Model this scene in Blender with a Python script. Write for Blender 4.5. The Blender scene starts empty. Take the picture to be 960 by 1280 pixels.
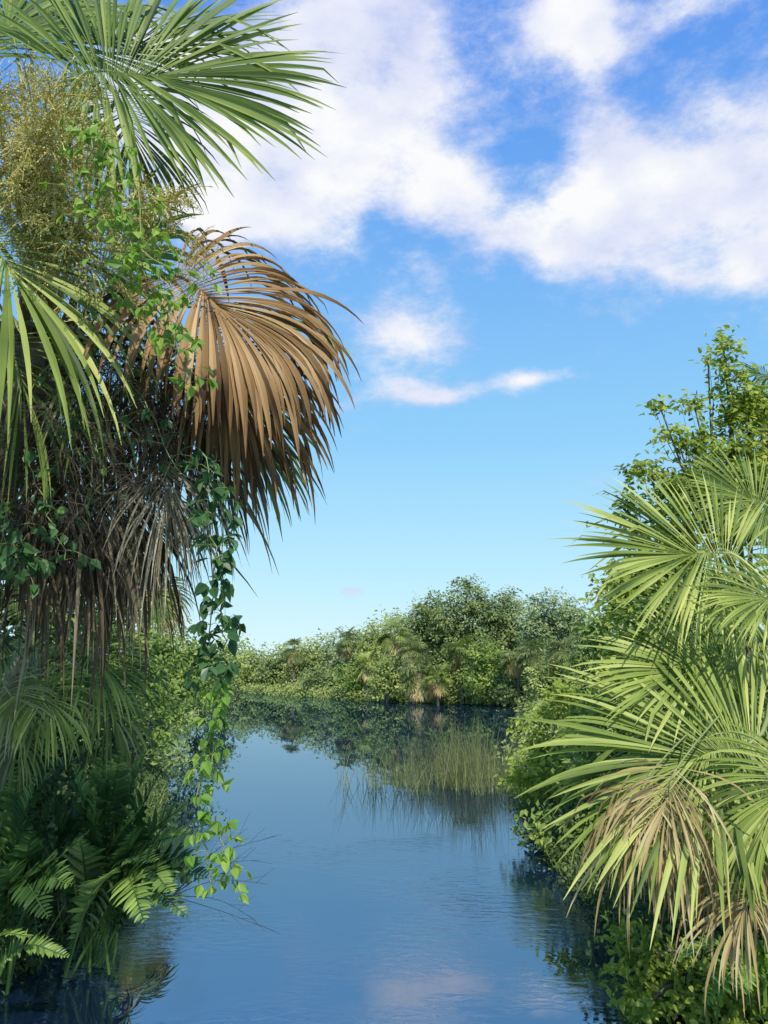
import bpy, math
import numpy as np
from mathutils import Vector
rng = np.random.default_rng(11)
C = bpy.context.scene.collection
F = 1000.0; PITCH = math.radians(11); CAMZ = 2.6
cP, sP = math.cos(PITCH), math.sin(PITCH)
def A3(*a): return np.array(a, float)
def ray(px, py):
    u = (px-480)/F; v = (py-640)/F
    return A3(u, cP+v*sP, sP-v*cP)
def at(px, py, d):
    r = ray(px, py); return A3(0, 0, CAMZ)+r*(d/r[1])
def mpp(py, d): return d/ray(480, py)[1]/F
def unit(v):
    v = np.asarray(v, float); return v/(np.linalg.norm(v, axis=-1, keepdims=True)+1e-9)

# ------------------------------------------------------------------ mesh collector
class G:
    def __init__(s): s.v = []; s.f = []; s.t = []; s.n = 0
    def add(s, v, f, t=.5):
        v = np.asarray(v, float).reshape(-1, 3)
        s.v.append(v); s.f.append(np.asarray(f, int)+s.n)
        s.t.append(np.broadcast_to(np.asarray(t, float), (len(v),))); s.n += len(v)
    def build(s, name, mat, parent=None, origin=(0, 0, 0), smooth=False):
        v = np.concatenate(s.v)-np.asarray(origin, float)
        me = bpy.data.meshes.new(name)
        me.vertices.add(len(v)); me.vertices.foreach_set('co', v.astype(np.float32).ravel())
        loops = np.concatenate([f.ravel() for f in s.f]).astype(np.int32)
        tot = np.concatenate([np.full(len(f), f.shape[1]) for f in s.f]).astype(np.int32)
        st = np.concatenate([[0], np.cumsum(tot)[:-1]]).astype(np.int32)
        me.loops.add(len(loops)); me.loops.foreach_set('vertex_index', loops)
        me.polygons.add(len(tot)); me.polygons.foreach_set('loop_start', st)
        me.polygons.foreach_set('loop_total', tot)
        me.polygons.foreach_set('use_smooth', np.full(len(tot), smooth))
        me.update(calc_edges=True)
        a = me.attributes.new('tint', 'FLOAT', 'POINT')
        a.data.foreach_set('value', np.clip(np.concatenate(s.t), 0, 1).astype(np.float32))
        me.validate()
        me.materials.append(mat)
        o = bpy.data.objects.new(name, me); C.objects.link(o)
        if parent is not None: o.parent = parent
        else: o.location = origin
        return o
def thing(name, label, cat, loc, group=None):
    o = bpy.data.objects.new(name, None); C.objects.link(o); o.location = loc
    o.empty_display_size = .2
    o['label'] = label; o['category'] = cat
    if group: o['group'] = group
    return o

def curves(start, d, L, k, droop=0., pw=1.5, jit=0.):
    start = np.asarray(start, float); d = unit(d); m = len(start)
    L = np.broadcast_to(L, (m,)); droop = np.broadcast_to(droop, (m,))
    P = [start]; p = start
    for j in range(1, k):
        s = j/(k-1)
        d = d+A3(0, 0, -1)*(droop*((pw+1)*s**pw/(k-1)))[:, None]
        if jit: d = d+rng.normal(0, jit, (m, 3))
        d = unit(d); p = p+d*(L/(k-1))[:, None]; P.append(p)
    return np.stack(P, 1)
def tubes(g, P, R, sides=4, t=.5):
    P = np.asarray(P, float); m, n, _ = P.shape
    R = np.broadcast_to(R, (m, n))
    T = unit(np.gradient(P, axis=1))
    ref = np.where(np.abs(T[:, :1, 2:3]) > .8, A3(1, 0, 0), A3(0, 0, 1))
    S = unit(np.cross(T, ref)); B = np.cross(T, S)
    a = np.arange(sides)*2*math.pi/sides
    V = P[:, :, None]+R[:, :, None, None]*(S[:, :, None]*np.cos(a)[:, None]+B[:, :, None]*np.sin(a)[:, None])
    i = np.arange(m)[:, None, None]*n*sides+np.arange(n-1)[None, :, None]*sides
    k = np.arange(sides)[None, None]; k2 = (k+1) % sides
    f = np.stack([i+k, i+k2, i+sides+k2, i+sides+k], -1).reshape(-1, 4)
    tt = np.broadcast_to(np.asarray(t, float).reshape(-1, 1, 1) if np.ndim(t) else t, (m, n, sides)).ravel()
    g.add(V, f, tt)
def strips(g, P, W, S, fold=.3, t=.5):
    m, n, _ = P.shape
    T = unit(np.gradient(P, axis=1)); N = unit(np.cross(T, S))
    W = W[..., None]
    V = np.stack([P-S*W+N*W*fold, P, P+S*W+N*W*fold], 2)
    i = np.arange(m)[:, None, None]*n*3+np.arange(n-1)[None, :, None]*3+np.arange(2)[None, None]
    f = np.stack([i, i+1, i+4, i+3], -1).reshape(-1, 4)
    t = np.asarray(t, float)
    if t.ndim == 1: t = t[:, None]
    g.add(V, f, np.broadcast_to(t[..., None] if t.ndim else t, (m, n, 3)).ravel())
def leaves(g, P, N, T, L, asp=.5, fold=.25, t=.5, six=False):
    N = unit(N); T = unit(T-N*np.sum(T*N, -1, keepdims=True)); B = np.cross(N, T)
    L = np.broadcast_to(L, (len(P),))[:, None]; w = L*asp*.5; m = len(P)
    if not six:
        V = np.stack([P, P+T*L*.45+B*w+N*w*fold, P+T*L-N*L*.1, P+T*L*.45-B*w+N*w*fold], 1)
        f = np.arange(m)[:, None]*4+np.arange(4)[None]; q = 4
    else:
        V = np.stack([P, P+T*L*.25+B*w*.95+N*w*fold, P+T*L*.6+B*w*.8+N*w*fold*.6, P+T*L-N*L*.14,
                      P+T*L*.6-B*w*.8+N*w*fold*.6, P+T*L*.25-B*w*.95+N*w*fold], 1)
        b = np.arange(m)[:, None]*6
        f = np.concatenate([b+A3(0, 1, 2, 3).astype(int), b+A3(0, 3, 4, 5).astype(int)]); q = 6
    g.add(V, f, np.repeat(np.broadcast_to(t, (m,)), q))
def path(pts, n):
    pts = np.asarray(pts, float); m = len(pts)
    q = np.vstack([2*pts[0]-pts[1], pts, 2*pts[-1]-pts[-2]])
    out = []
    for u in np.linspace(0, m-1, n):
        i = min(int(u), m-2); f = u-i
        a, b, c, d = q[i], q[i+1], q[i+2], q[i+3]
        out.append(.5*(2*b+(c-a)*f+(2*a-5*b+4*c-d)*f*f+(3*b-a-3*c+d)*f**3))
    return np.array(out)

# ------------------------------------------------------------------ materials
def nd(nt, typ, **kw):
    n = nt.nodes.new(typ)
    for k, v in kw.items(): setattr(n, k, v)
    return n
def ramp_set(r, stops):
    e = r.color_ramp.elements
    while len(e) < len(stops): e.new(.5)
    for x, (p, c) in zip(e, stops): x.position = p; x.color = (*c, 1)
def foliage(name, c0, c1, c2, trans=.3, rough=.45, spec=.3, nscale=3., nvar=.25):
    m = bpy.data.materials.new(name); m.use_nodes = True; nt = m.node_tree; L = nt.links
    nt.nodes.clear()
    out = nd(nt, 'ShaderNodeOutputMaterial'); at_ = nd(nt, 'ShaderNodeAttribute', attribute_name='tint')
    tc = nd(nt, 'ShaderNodeTexCoord'); no = nd(nt, 'ShaderNodeTexNoise'); no.inputs['Scale'].default_value = nscale
    no.inputs['Detail'].default_value = 0
    L.new(tc.outputs['Object'], no.inputs['Vector'])
    ma = nd(nt, 'ShaderNodeMath', operation='MULTIPLY_ADD'); ma.inputs[1].default_value = nvar*2
    L.new(no.outputs['Fac'], ma.inputs[0])
    sb = nd(nt, 'ShaderNodeMath', operation='SUBTRACT'); sb.inputs[1].default_value = nvar
    L.new(at_.outputs['Fac'], sb.inputs[0]); L.new(sb.outputs[0], ma.inputs[2])
    rp = nd(nt, 'ShaderNodeValToRGB'); ramp_set(rp, [(0, c0), (.5, c1), (1, c2)])
    L.new(ma.outputs[0], rp.inputs[0])
    b = nd(nt, 'ShaderNodeBsdfPrincipled'); b.inputs['Roughness'].default_value = rough
    b.inputs['Specular IOR Level'].default_value = spec
    L.new(rp.outputs[0], b.inputs['Base Color'])
    if trans > 0:
        tr = nd(nt, 'ShaderNodeBsdfTranslucent'); mx = nd(nt, 'ShaderNodeMixShader'); mx.inputs[0].default_value = trans
        hs = nd(nt, 'ShaderNodeHueSaturation'); hs.inputs['Value'].default_value = 1.4; hs.inputs['Saturation'].default_value = 1.1
        L.new(rp.outputs[0], hs.inputs['Color']); L.new(hs.outputs[0], tr.inputs[0])
        L.new(b.outputs[0], mx.inputs[1]); L.new(tr.outputs[0], mx.inputs[2]); L.new(mx.outputs[0], out.inputs[0])
    else: L.new(b.outputs[0], out.inputs[0])
    return m
M = dict(
 palm=foliage('palm_green', (.04, .075, .018), (.16, .235, .05), (.41, .46, .13), .25, .5, .18),
 palm_grey=foliage('palm_olive_green', (.04, .07, .02), (.16, .21, .06), (.40, .43, .17), .28, .5, .2),
 palm_light=foliage('palm_light_green', (.055, .095, .02), (.27, .345, .068), (.62, .63, .20), .28, .48, .2),
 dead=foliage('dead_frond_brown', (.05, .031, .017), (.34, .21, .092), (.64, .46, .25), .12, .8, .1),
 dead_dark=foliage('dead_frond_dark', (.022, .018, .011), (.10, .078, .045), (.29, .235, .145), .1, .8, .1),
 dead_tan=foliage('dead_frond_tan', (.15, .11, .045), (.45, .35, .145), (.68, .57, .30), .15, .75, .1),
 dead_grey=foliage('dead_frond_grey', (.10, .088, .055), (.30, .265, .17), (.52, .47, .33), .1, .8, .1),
 panicle=foliage('flower_stalk', (.24, .20, .05), (.48, .43, .12), (.68, .64, .25), .1, .6, .2),
 fibre=foliage('dry_twigs', (.022, .018, .012), (.07, .057, .038), (.16, .135, .09), 0, .8, .15),
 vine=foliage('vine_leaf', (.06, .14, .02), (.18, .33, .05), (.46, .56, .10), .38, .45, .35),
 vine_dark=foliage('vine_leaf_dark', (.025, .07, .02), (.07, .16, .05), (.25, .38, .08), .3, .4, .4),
 fern=foliage('fern_leaf', (.014, .038, .012), (.055, .12, .03), (.30, .42, .09), .26, .42, .3),
 bushy=foliage('bush_yellow_green', (.10, .15, .025), (.31, .39, .06), (.58, .61, .14), .45, .5, .25, 1.5),
 bush=foliage('bush_green', (.05, .10, .025), (.18, .265, .055), (.41, .49, .11), .40, .5, .3, 1.),
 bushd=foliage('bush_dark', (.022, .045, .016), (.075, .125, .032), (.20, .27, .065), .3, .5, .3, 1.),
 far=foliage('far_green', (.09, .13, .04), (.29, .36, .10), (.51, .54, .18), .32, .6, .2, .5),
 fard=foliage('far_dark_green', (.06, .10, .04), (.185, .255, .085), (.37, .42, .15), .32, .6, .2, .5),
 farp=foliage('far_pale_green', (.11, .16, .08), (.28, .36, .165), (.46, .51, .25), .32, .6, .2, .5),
 reed=foliage('reed', (.065, .085, .03), (.165, .195, .07), (.35, .34, .15), .2, .65, .15),
 grass=foliage('bank_grass', (.05, .08, .018), (.16, .21, .045), (.34, .34, .12), .2, .6, .2),
 bark=foliage('bark', (.05, .04, .033), (.15, .125, .10), (.28, .24, .20), 0, .9, .15, 12., .5),
 petiole=foliage('petiole', (.08, .12, .03), (.22, .27, .09), (.38, .40, .16), 0, .4, .4),
)

# ------------------------------------------------------------------ generators
def fan(g, hub, tip, nrm, n=56, spread=118, droop=.5, fold=.35, split=.5, wid=1., costa=.28, cup=.12, k=10,
        jit=.03, brk=.2, t0=.5, tv=.14, twist=.25, Ls=.72, tipt=.15, ljit=.06, bend=.4):
    hub = np.asarray(hub, float); a = np.asarray(tip, float)-hub; R = np.linalg.norm(a); x = a/R
    z = np.asarray(nrm, float); z = unit(z-x*z.dot(x)); y = np.cross(z, x)
    lin = np.linspace(-1, 1, n); sp = math.radians(spread)
    A = sp*lin+rng.normal(0, jit, n); tc = np.cos(lin*math.pi/2)
    base = hub+x*(costa*R*tc[:, None])-z*(costa*R*bend*tc**2)[:, None]
    L = R*Ls*(1-.22*np.abs(lin)**3)*(1+rng.normal(0, ljit, n))
    d = x*np.cos(A)[:, None]+y*np.sin(A)[:, None]+z*(cup*(1-tc)-.5*bend*tc)[:, None]+rng.normal(0, jit*.6, (n, 3))
    d = unit(d); p = base; P = [p]; S = []
    dr = droop*(1+rng.normal(0, .25, n)); jb = np.where(rng.random(n) < brk, rng.integers(int(k*.5), k, n), 99)
    tw = rng.normal(0, twist, n)
    def side(d, s):
        S0 = unit(np.cross(z, d)); N0 = np.cross(d, S0); c = (tw*s)[:, None]
        return S0*np.cos(c)+N0*np.sin(c)
    S.append(side(d, 0))
    for j in range(1, k):
        s = j/(k-1)
        d = d+A3(0, 0, -1)*(dr*2.5*s**1.5/(k-1))[:, None]+A3(0, 0, -1)*((jb == j)*.8)[:, None]
        d = unit(d); p = p+d*(L/(k-1))[:, None]; P.append(p); S.append(side(d, s))
    P = np.stack(P, 1); S = np.stack(S, 1)
    s = np.linspace(0, 1, k)[None]
    wm = .5*(2*sp/(n-1))*split*L*1.3*wid
    W = wm[:, None]*np.where(s < split, np.clip(s/split, .2, 1), np.clip(1-(s-split)/(1-split), .02, 1)**.75)
    t = t0+rng.normal(0, tv, n)[:, None]+tipt*s**4
    strips(g, P, W, S, fold, t)
    return base[n//2], x, z
def frond(root, O, crown, hub, tip, nrm, mat, pet='petiole', label=None, prad=.016, **kw):
    g = G(); tipc, x, z = fan(g, hub, tip, nrm, **kw)
    o = g.build('frond', M[mat], root, O)
    if label: o['label'] = label
    q = G(); hub = np.asarray(hub, float); mid = (np.asarray(crown)+hub)/2+A3(0, 0, .12)
    pp = path([crown, mid, hub, tipc-z*.004], 12)
    tubes(q, pp[None], np.linspace(prad*1.5, prad*.4, 12)[None], 6)
    q.build('petiole', M[pet], o, O, True)
    return o
def clumps(g, cc, out, rc, L, per, asp=.55, up=.6, tv=.16, six=False, zmin=.05):
    n = len(cc); ct = rng.normal(0, tv, n); I = np.repeat(np.arange(n), per); m = len(I)
    rc = np.broadcast_to(rc, (n,)); L = np.broadcast_to(L, (n,))
    p = cc[I]+np.clip(rng.normal(0, .55, (m, 3)), -1.4, 1.4)*rc[I][:, None]*A3(1, 1, .75)
    p[:, 2] = np.maximum(p[:, 2], zmin)
    N = unit(out[I]*.4+A3(.1, -.35, up)+rng.normal(0, .42, (m, 3)))
    T = unit(out[I]*.6+rng.normal(0, .7, (m, 3)))
    leaves(g, p, N, T, L[I]*(.7+.6*rng.random(m)), asp, .25, .5+ct[I]+rng.normal(0, .10, m), six)
def crown_leaves(g, blobs, lpx, cover, rcpx, six=False, asp=.55, up=.6, per=14, shell=.45, tv=.16):
    cents = []
    for (px, py, rx, ry, d) in blobs:
        k = mpp(py, d); c = at(px, py, d); R = A3(rx*k, (rx+ry)*.5*k, ry*k)
        n = max(3, int(cover*math.pi*rx*ry/(.25*lpx*lpx*asp/.5)/per))
        v = unit(rng.normal(size=(n, 3))); v[:, 1] -= .25; v = unit(v)
        r = rng.random(n)**shell*(1+rng.normal(0, .10, n))
        cc = c+v*R*r[:, None]
        cc[:, 2] = np.maximum(cc[:, 2], .12)
        clumps(g, cc, unit(v/R), rcpx*k*(.6+.8*rng.random(n)), lpx*k, per, asp, up, tv, six)
        cents.append((c, cc))
    return cents
def plant(name, label, cat, blobs, mat, lpx, base=None, cover=3., rcpx=None, six=False, trad=None, **kw):
    b0 = blobs[0]; c0 = at(*b0[:2], b0[4])
    B = A3(c0[0], b0[4], .25) if base is None else A3(*base)
    root = thing(name, label, cat, B)
    g = G(); cents = crown_leaves(g, blobs, lpx, cover, rcpx or lpx*3, six, **kw)
    g.build('crown', M[mat], root, B)
    q = G(); tr = trad or .025+.010*np.linalg.norm(c0-B)
    top = cents[0][0]
    fork = B+(top-B)*.5+rng.normal(0, .05, 3)
    p = path([B-A3(0, 0, .3), B+(fork-B)*.5+rng.normal(0, .06, 3), fork, top], 10)
    tubes(q, p[None], np.linspace(tr*1.3, tr*.45, 10)[None], 7, .5)
    for c, cc in cents:
        l = path([fork, (fork+c)/2+rng.normal(0, .1, 3)+A3(0, 0, .1), c], 8)
        tubes(q, l[None], np.linspace(tr*.6, tr*.25, 8)[None], 5, .5)
        sel = cc[rng.random(len(cc)) < .3][:60]
        if len(sel):
            st = l[rng.integers(4, 8, len(sel))]
            mid = (st+sel)/2+rng.normal(0, .06, st.shape)
            tubes(q, np.stack([st, mid, sel], 1), np.array([[tr*.2, tr*.13, tr*.05]]), 3, .45)
    q.build('trunk', M['bark'], root, B, True)
    return root
def far_palm(label, px, py, d, rpx, mat='palm_grey', nf=20, dead=6, low=-45, base_z=.2, nl=26):
    k = mpp(py, d); top = at(px, py, d); B = A3(top[0]+rng.normal(0, .15), d, base_z); R = rpx*k
    root = thing('palm_tree', label, 'palm', B)
    g = G(); gd = G()
    for i in range(nf+dead):
        isd = i >= nf
        el = math.radians(rng.uniform(low, 80) if not isd else rng.uniform(-80, -40)); az = rng.uniform(0, 2*math.pi)
        dv = A3(math.cos(az)*math.cos(el), math.sin(az)*math.cos(el), math.sin(el))
        hub = top+dv*R*.42; tip = hub+unit(dv-A3(0, 0, .35))*R*.62
        nr = A3(0, 0, 1) if abs(el) < 1.0 else A3(-math.cos(az), -math.sin(az), .3)
        fan(gd if isd else g, hub, tip, nr, n=nl, k=6, droop=.7, wid=.9, spread=115, t0=.52+rng.normal(0, .14), brk=.2, Ls=.8)
        tubes(gd if isd else g, np.stack([top, top+(hub-top)*.5+A3(0, 0, R*.05), hub])[None], np.array([[R*.02, R*.015, R*.01]]), 3)
    g.build('crown', M[mat], root, B)
    if dead: gd.build('dead_fronds', M['dead_tan'], root, B)
    q = G(); p = path([B-A3(0, 0, .3), (B+top)/2+rng.normal(0, .08, 3), top], 8)
    tubes(q, p[None], np.full((1, 8), max(R*.07, .09)), 8); q.build('trunk', M['bark'], root, B, True)
    return root
def fern_clump(label, B, specs, mat='fern', npair=27, pl=.22, pw=.10, t00=.5, dr=.3):
    root = thing('fern', label, 'fern', B)
    for (tgt, L, bow) in specs:
        g = G()
        st = B+rng.normal(0, .1, 3)*A3(1, 1, .3)
        tgt = np.asarray(tgt, float)
        mid = (st+tgt)/2+A3(0, 0, bow)
        P = path([st, mid, tgt], 24)
        tubes(g, P[None], np.linspace(.014, .004, 24)[None], 4, .55)
        u = np.linspace(4, 22.9, npair); i = u.astype(int); f = (u-i)[:, None]
        p = P[i]*(1-f)+P[i+1]*f; T = unit(np.gradient(P, axis=0))[i]
        S = unit(np.cross(T, A3(0, -.45, 1)+rng.normal(0, .2, 3))); N = np.cross(S, T)
        s = (u-4)/19.
        Lp = pl*np.clip(np.minimum(.55+1.2*s, 1.75*(1-s)**.8+.12), 0, 1)
        t0 = t00+rng.normal(0, .14)
        for sg in (-1, 1):
            d = S*sg+T*.7+N*.3+rng.normal(0, .10, (npair, 3))
            Q = curves(p, d, Lp*(1+rng.normal(0, .08, npair)), 6, dr+rng.normal(0, .1, npair))
            TT = unit(np.gradient(Q, axis=1)); SS = unit(np.cross(TT, N[:, None]+rng.normal(0, .15, (npair, 1, 3))))
            W = (Lp[:, None]*pw+.004)*A3(.45, .95, 1, .85, .55, .06)[None]
            strips(g, Q, W, SS, .3, t0+.30*s+rng.normal(0, .10, npair))
        g.build('frond', M[mat], root, B)
    return root

# ------------------------------------------------------------------ sun + sky
SUN_EL = math.radians(48); SUN_AZ = math.radians(166)
sdir = Vector((math.sin(SUN_AZ)*math.cos(SUN_EL), math.cos(SUN_AZ)*math.cos(SUN_EL), math.sin(SUN_EL)))
sl = bpy.data.lights.new('sun', 'SUN'); sl.energy = 4.8; sl.angle = math.radians(.5); sl.color = (1, .955, .88)
so = bpy.data.objects.new('sun', sl); C.objects.link(so); so.rotation_euler = sdir.to_track_quat('Z', 'Y').to_euler(); so.location = (0, -5, 20)
W = bpy.data.worlds.new('World'); bpy.context.scene.world = W; W.use_nodes = True
try: W.cycles.sampling_method = 'NONE'
except Exception: pass
nt = W.node_tree; nt.nodes.clear(); L = nt.links
out = nd(nt, 'ShaderNodeOutputWorld')
sk = nd(nt, 'ShaderNodeTexSky', sky_type='NISHITA'); sk.sun_disc = False; sk.sun_elevation = SUN_EL; sk.sun_rotation = SUN_AZ
sk.air_density = 1.0; sk.dust_density = .2; sk.ozone_density = 2.5
bg = nd(nt, 'ShaderNodeBackground'); bg.inputs[1].default_value = .10; L.new(sk.outputs[0], bg.inputs[0])
tc = nd(nt, 'ShaderNodeTexCoord')
def mth(op, a, b=None, c=None, clamp=False):
    n = nd(nt, 'ShaderNodeMath', operation=op); n.use_clamp = clamp
    for i, x in enumerate((a, b, c)):
        if x is None: continue
        if isinstance(x, (int, float)): n.inputs[i].default_value = x
        else: L.new(x, n.inputs[i])
    return n.outputs[0]
sx = nd(nt, 'ShaderNodeSeparateXYZ'); L.new(tc.outputs['Generated'], sx.inputs[0])
# clear-air blue by height above the horizon, over the sky texture
ar = nd(nt, 'ShaderNodeValToRGB'); ramp_set(ar, [(0, (.70, .93, 1.)), (.13, (.48, .82, 1.)), (.27, (.30, .66, .99)), (.465, (.19, .48, .95)), (.64, (.115, .335, .90)), (1, (.07, .23, .76))])
L.new(sx.outputs[2], ar.inputs[0])
ba = nd(nt, 'ShaderNodeBackground'); L.new(ar.outputs[0], ba.inputs[0]); ba.inputs[1].default_value = 1.05
ms = nd(nt, 'ShaderNodeMixShader'); ms.inputs[0].default_value = .88; L.new(bg.outputs[0], ms.inputs[1]); L.new(ba.outputs[0], ms.inputs[2])
def noise(scale, detail=4, rough=.6, zs=1.6, off=0, rot=0):
    mp = nd(nt, 'ShaderNodeMapping'); mp.inputs['Scale'].default_value = (1, 1, zs); mp.inputs['Location'].default_value = (off, off*.7, off*1.3)
    mp.inputs['Rotation'].default_value = (0, rot, 0)
    L.new(tc.outputs['Generated'], mp.inputs[0])
    n = nd(nt, 'ShaderNodeTexNoise'); n.inputs['Scale'].default_value = scale; n.inputs['Detail'].default_value = detail
    n.inputs['Roughness'].default_value = rough; L.new(mp.outputs[0], n.inputs['Vector']); return n
n1 = noise(9, 1, .5, 1.3, 3.1); n2 = noise(8.5, 7, .68, 1.8, 1.7, .35); n3 = noise(8, 2, .55, 1.6, 5.3)
sn = nd(nt, 'ShaderNodeSeparateColor'); L.new(n1.outputs['Color'], sn.inputs[0])
az = mth('ARCTAN2', sx.outputs[0], sx.outputs[1]); el = mth('ARCSINE', sx.outputs[2])
az = mth('ADD', az, mth('MULTIPLY', mth('SUBTRACT', sn.outputs[0], .5), .12))
el = mth('ADD', el, mth('MULTIPLY', mth('SUBTRACT', sn.outputs[1], .5), .08))
cv = nd(nt, 'ShaderNodeCombineXYZ'); L.new(az, cv.inputs[0]); L.new(el, cv.inputs[1])
CL = [(450, 40, 84, 80, .92), (400, 170, 110, 90, .97), (510, 225, 68, 42, .62), (310, 245, 70, 60, .6),
      (600, 245, 72, 28, .54), (675, 295, 92, 24, .62), (805, 285, 108, 46, 1.05), (920, 298, 83, 42, 1.05), (850, 228, 82, 38, .70),
      (740, 150, 36, 72, .72), (710, 25, 55, 42, .82), (870, 4, 78, 24, .70), (880, 120, 60, 70, .16),
      (505, 414, 66, 40, .98), (535, 484, 105, 16, 1.0), (660, 466, 24, 11, .5),
      (425, 742, 10, 5, .9), (200, 130, 110, 110, .7), (1100, 200, 140, 110, .8)]
tot = None
for (px, py, rx, ry, w) in CL:
    r = unit(ray(px, py)); e = math.asin(r[2]); a = math.atan2(r[0], r[1])
    kx = 1/(rx/F/math.cos(e)*1.2); ky = 1/(ry/F*1.2)
    s = nd(nt, 'ShaderNodeVectorMath', operation='MULTIPLY_ADD'); L.new(cv.outputs[0], s.inputs[0]); s.inputs[1].default_value = (kx, ky, 0); s.inputs[2].default_value = (-a*kx, -e*ky, 0)
    d = nd(nt, 'ShaderNodeVectorMath', operation='DOT_PRODUCT'); L.new(s.outputs[0], d.inputs[0]); L.new(s.outputs[0], d.inputs[1])
    p = mth('POWER', .368, d.outputs['Value'])
    tot = mth('MULTIPLY_ADD', p, w, tot if tot is not None else 0.)
dens = mth('ADD', mth('MINIMUM', tot, 1.03), mth('MULTIPLY', mth('SUBTRACT', n2.outputs['Fac'], .5), 1.95))
mr = nd(nt, 'ShaderNodeMapRange', interpolation_type='SMOOTHSTEP'); L.new(dens, mr.inputs[0])
mr.inputs[1].default_value = .17; mr.inputs[2].default_value = 1.04; mr.inputs[3].default_value = 0; mr.inputs[4].default_value = .97
cr = nd(nt, 'ShaderNodeValToRGB'); ramp_set(cr, [(.32, (.61, .67, .93)), (.51, (.83, .86, .98)), (.63, (1.0, 1.0, 1.0))])
sh = mth('ADD', mth('MULTIPLY', n3.outputs['Fac'], .7), mth('MULTIPLY', dens, .2))
L.new(sh, cr.inputs[0])
bc = nd(nt, 'ShaderNodeBackground'); L.new(cr.outputs[0], bc.inputs[0]); bc.inputs[1].default_value = .99
mx = nd(nt, 'ShaderNodeMixShader'); L.new(mr.outputs[0], mx.inputs[0]); L.new(ms.outputs[0], mx.inputs[1]); L.new(bc.outputs[0], mx.inputs[2])
L.new(mx.outputs[0], out.inputs[0])

# ------------------------------------------------------------------ terrain and water
LY = [-40, 0, 6, 7, 9, 12, 17, 32, 49, 60, 75, 88, 120, 400]; LX = [-4.5, -4.2, -4.0, -3.3, -2.9, -3.4, -4.6, -9, -11.2, -14, -21, -40, -90, -400]
RY = [-40, 0, 6, 12.5, 18, 30, 45, 57, 60, 67, 88, 105, 120, 400]; RX = [3.2, 2.5, 2.4, 2.35, 2.9, 6, 9, 9.5, 5, -2.6, -15, -40, -80, -420]
def land(x, y): return np.maximum(np.interp(y, LY, LX)-x, x-np.interp(y, RY, RX))
def zground(x, y): return np.clip(land(x, y)*.22, -.8, .42)
gx = np.concatenate([np.linspace(-900, -60, 16)[:-1], np.linspace(-60, -12, 40)[:-1], np.linspace(-12, 14, 120)[:-1], np.linspace(14, 60, 30)[:-1], np.linspace(60, 900, 16)])
gy = np.concatenate([np.linspace(-300, -10, 8)[:-1], np.linspace(-10, 30, 120)[:-1], np.linspace(30, 110, 90)[:-1], np.linspace(110, 1500, 20)])
X, Y = np.meshgrid(gx, gy, indexing='ij'); Z = zground(X, Y)+rng.normal(0, .02, X.shape)
ii = np.arange(len(gx)-1)[:, None]*len(gy)+np.arange(len(gy)-1)[None]
g = G(); g.add(np.stack([X, Y, Z], -1), np.stack([ii, ii+len(gy), ii+len(gy)+1, ii+1], -1).reshape(-1, 4))
gm = foliage('bank_soil', (.02, .022, .012), (.04, .05, .02), (.06, .10, .03), 0, .95, .1, 1.5, .5)
o = g.build('ground', gm, None, (0, 0, 0), True); o['kind'] = 'structure'; o['label'] = 'low muddy banks under the plants on both sides of the water'
wm = bpy.data.materials.new('water'); wm.use_nodes = True; nw = wm.node_tree; Lw = nw.links; nw.nodes.clear()
wo = nd(nw, 'ShaderNodeOutputMaterial'); wd = nd(nw, 'ShaderNodeBsdfDiffuse'); wd.inputs[0].default_value = (.004, .012, .034, 1)
wg = nd(nw, 'ShaderNodeBsdfGlossy'); wg.inputs['Color'].default_value = (.74, .87, 1, 1); wg.inputs['Roughness'].default_value = .006
wf = nd(nw, 'ShaderNodeFresnel'); wf.inputs['IOR'].default_value = 5.; wx = nd(nw, 'ShaderNodeMixShader')
Lw.new(wf.outputs[0], wx.inputs[0]); Lw.new(wd.outputs[0], wx.inputs[1]); Lw.new(wg.outputs[0], wx.inputs[2]); Lw.new(wx.outputs[0], wo.inputs[0])
tcw = nd(nw, 'ShaderNodeTexCoord'); prev = None
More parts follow.
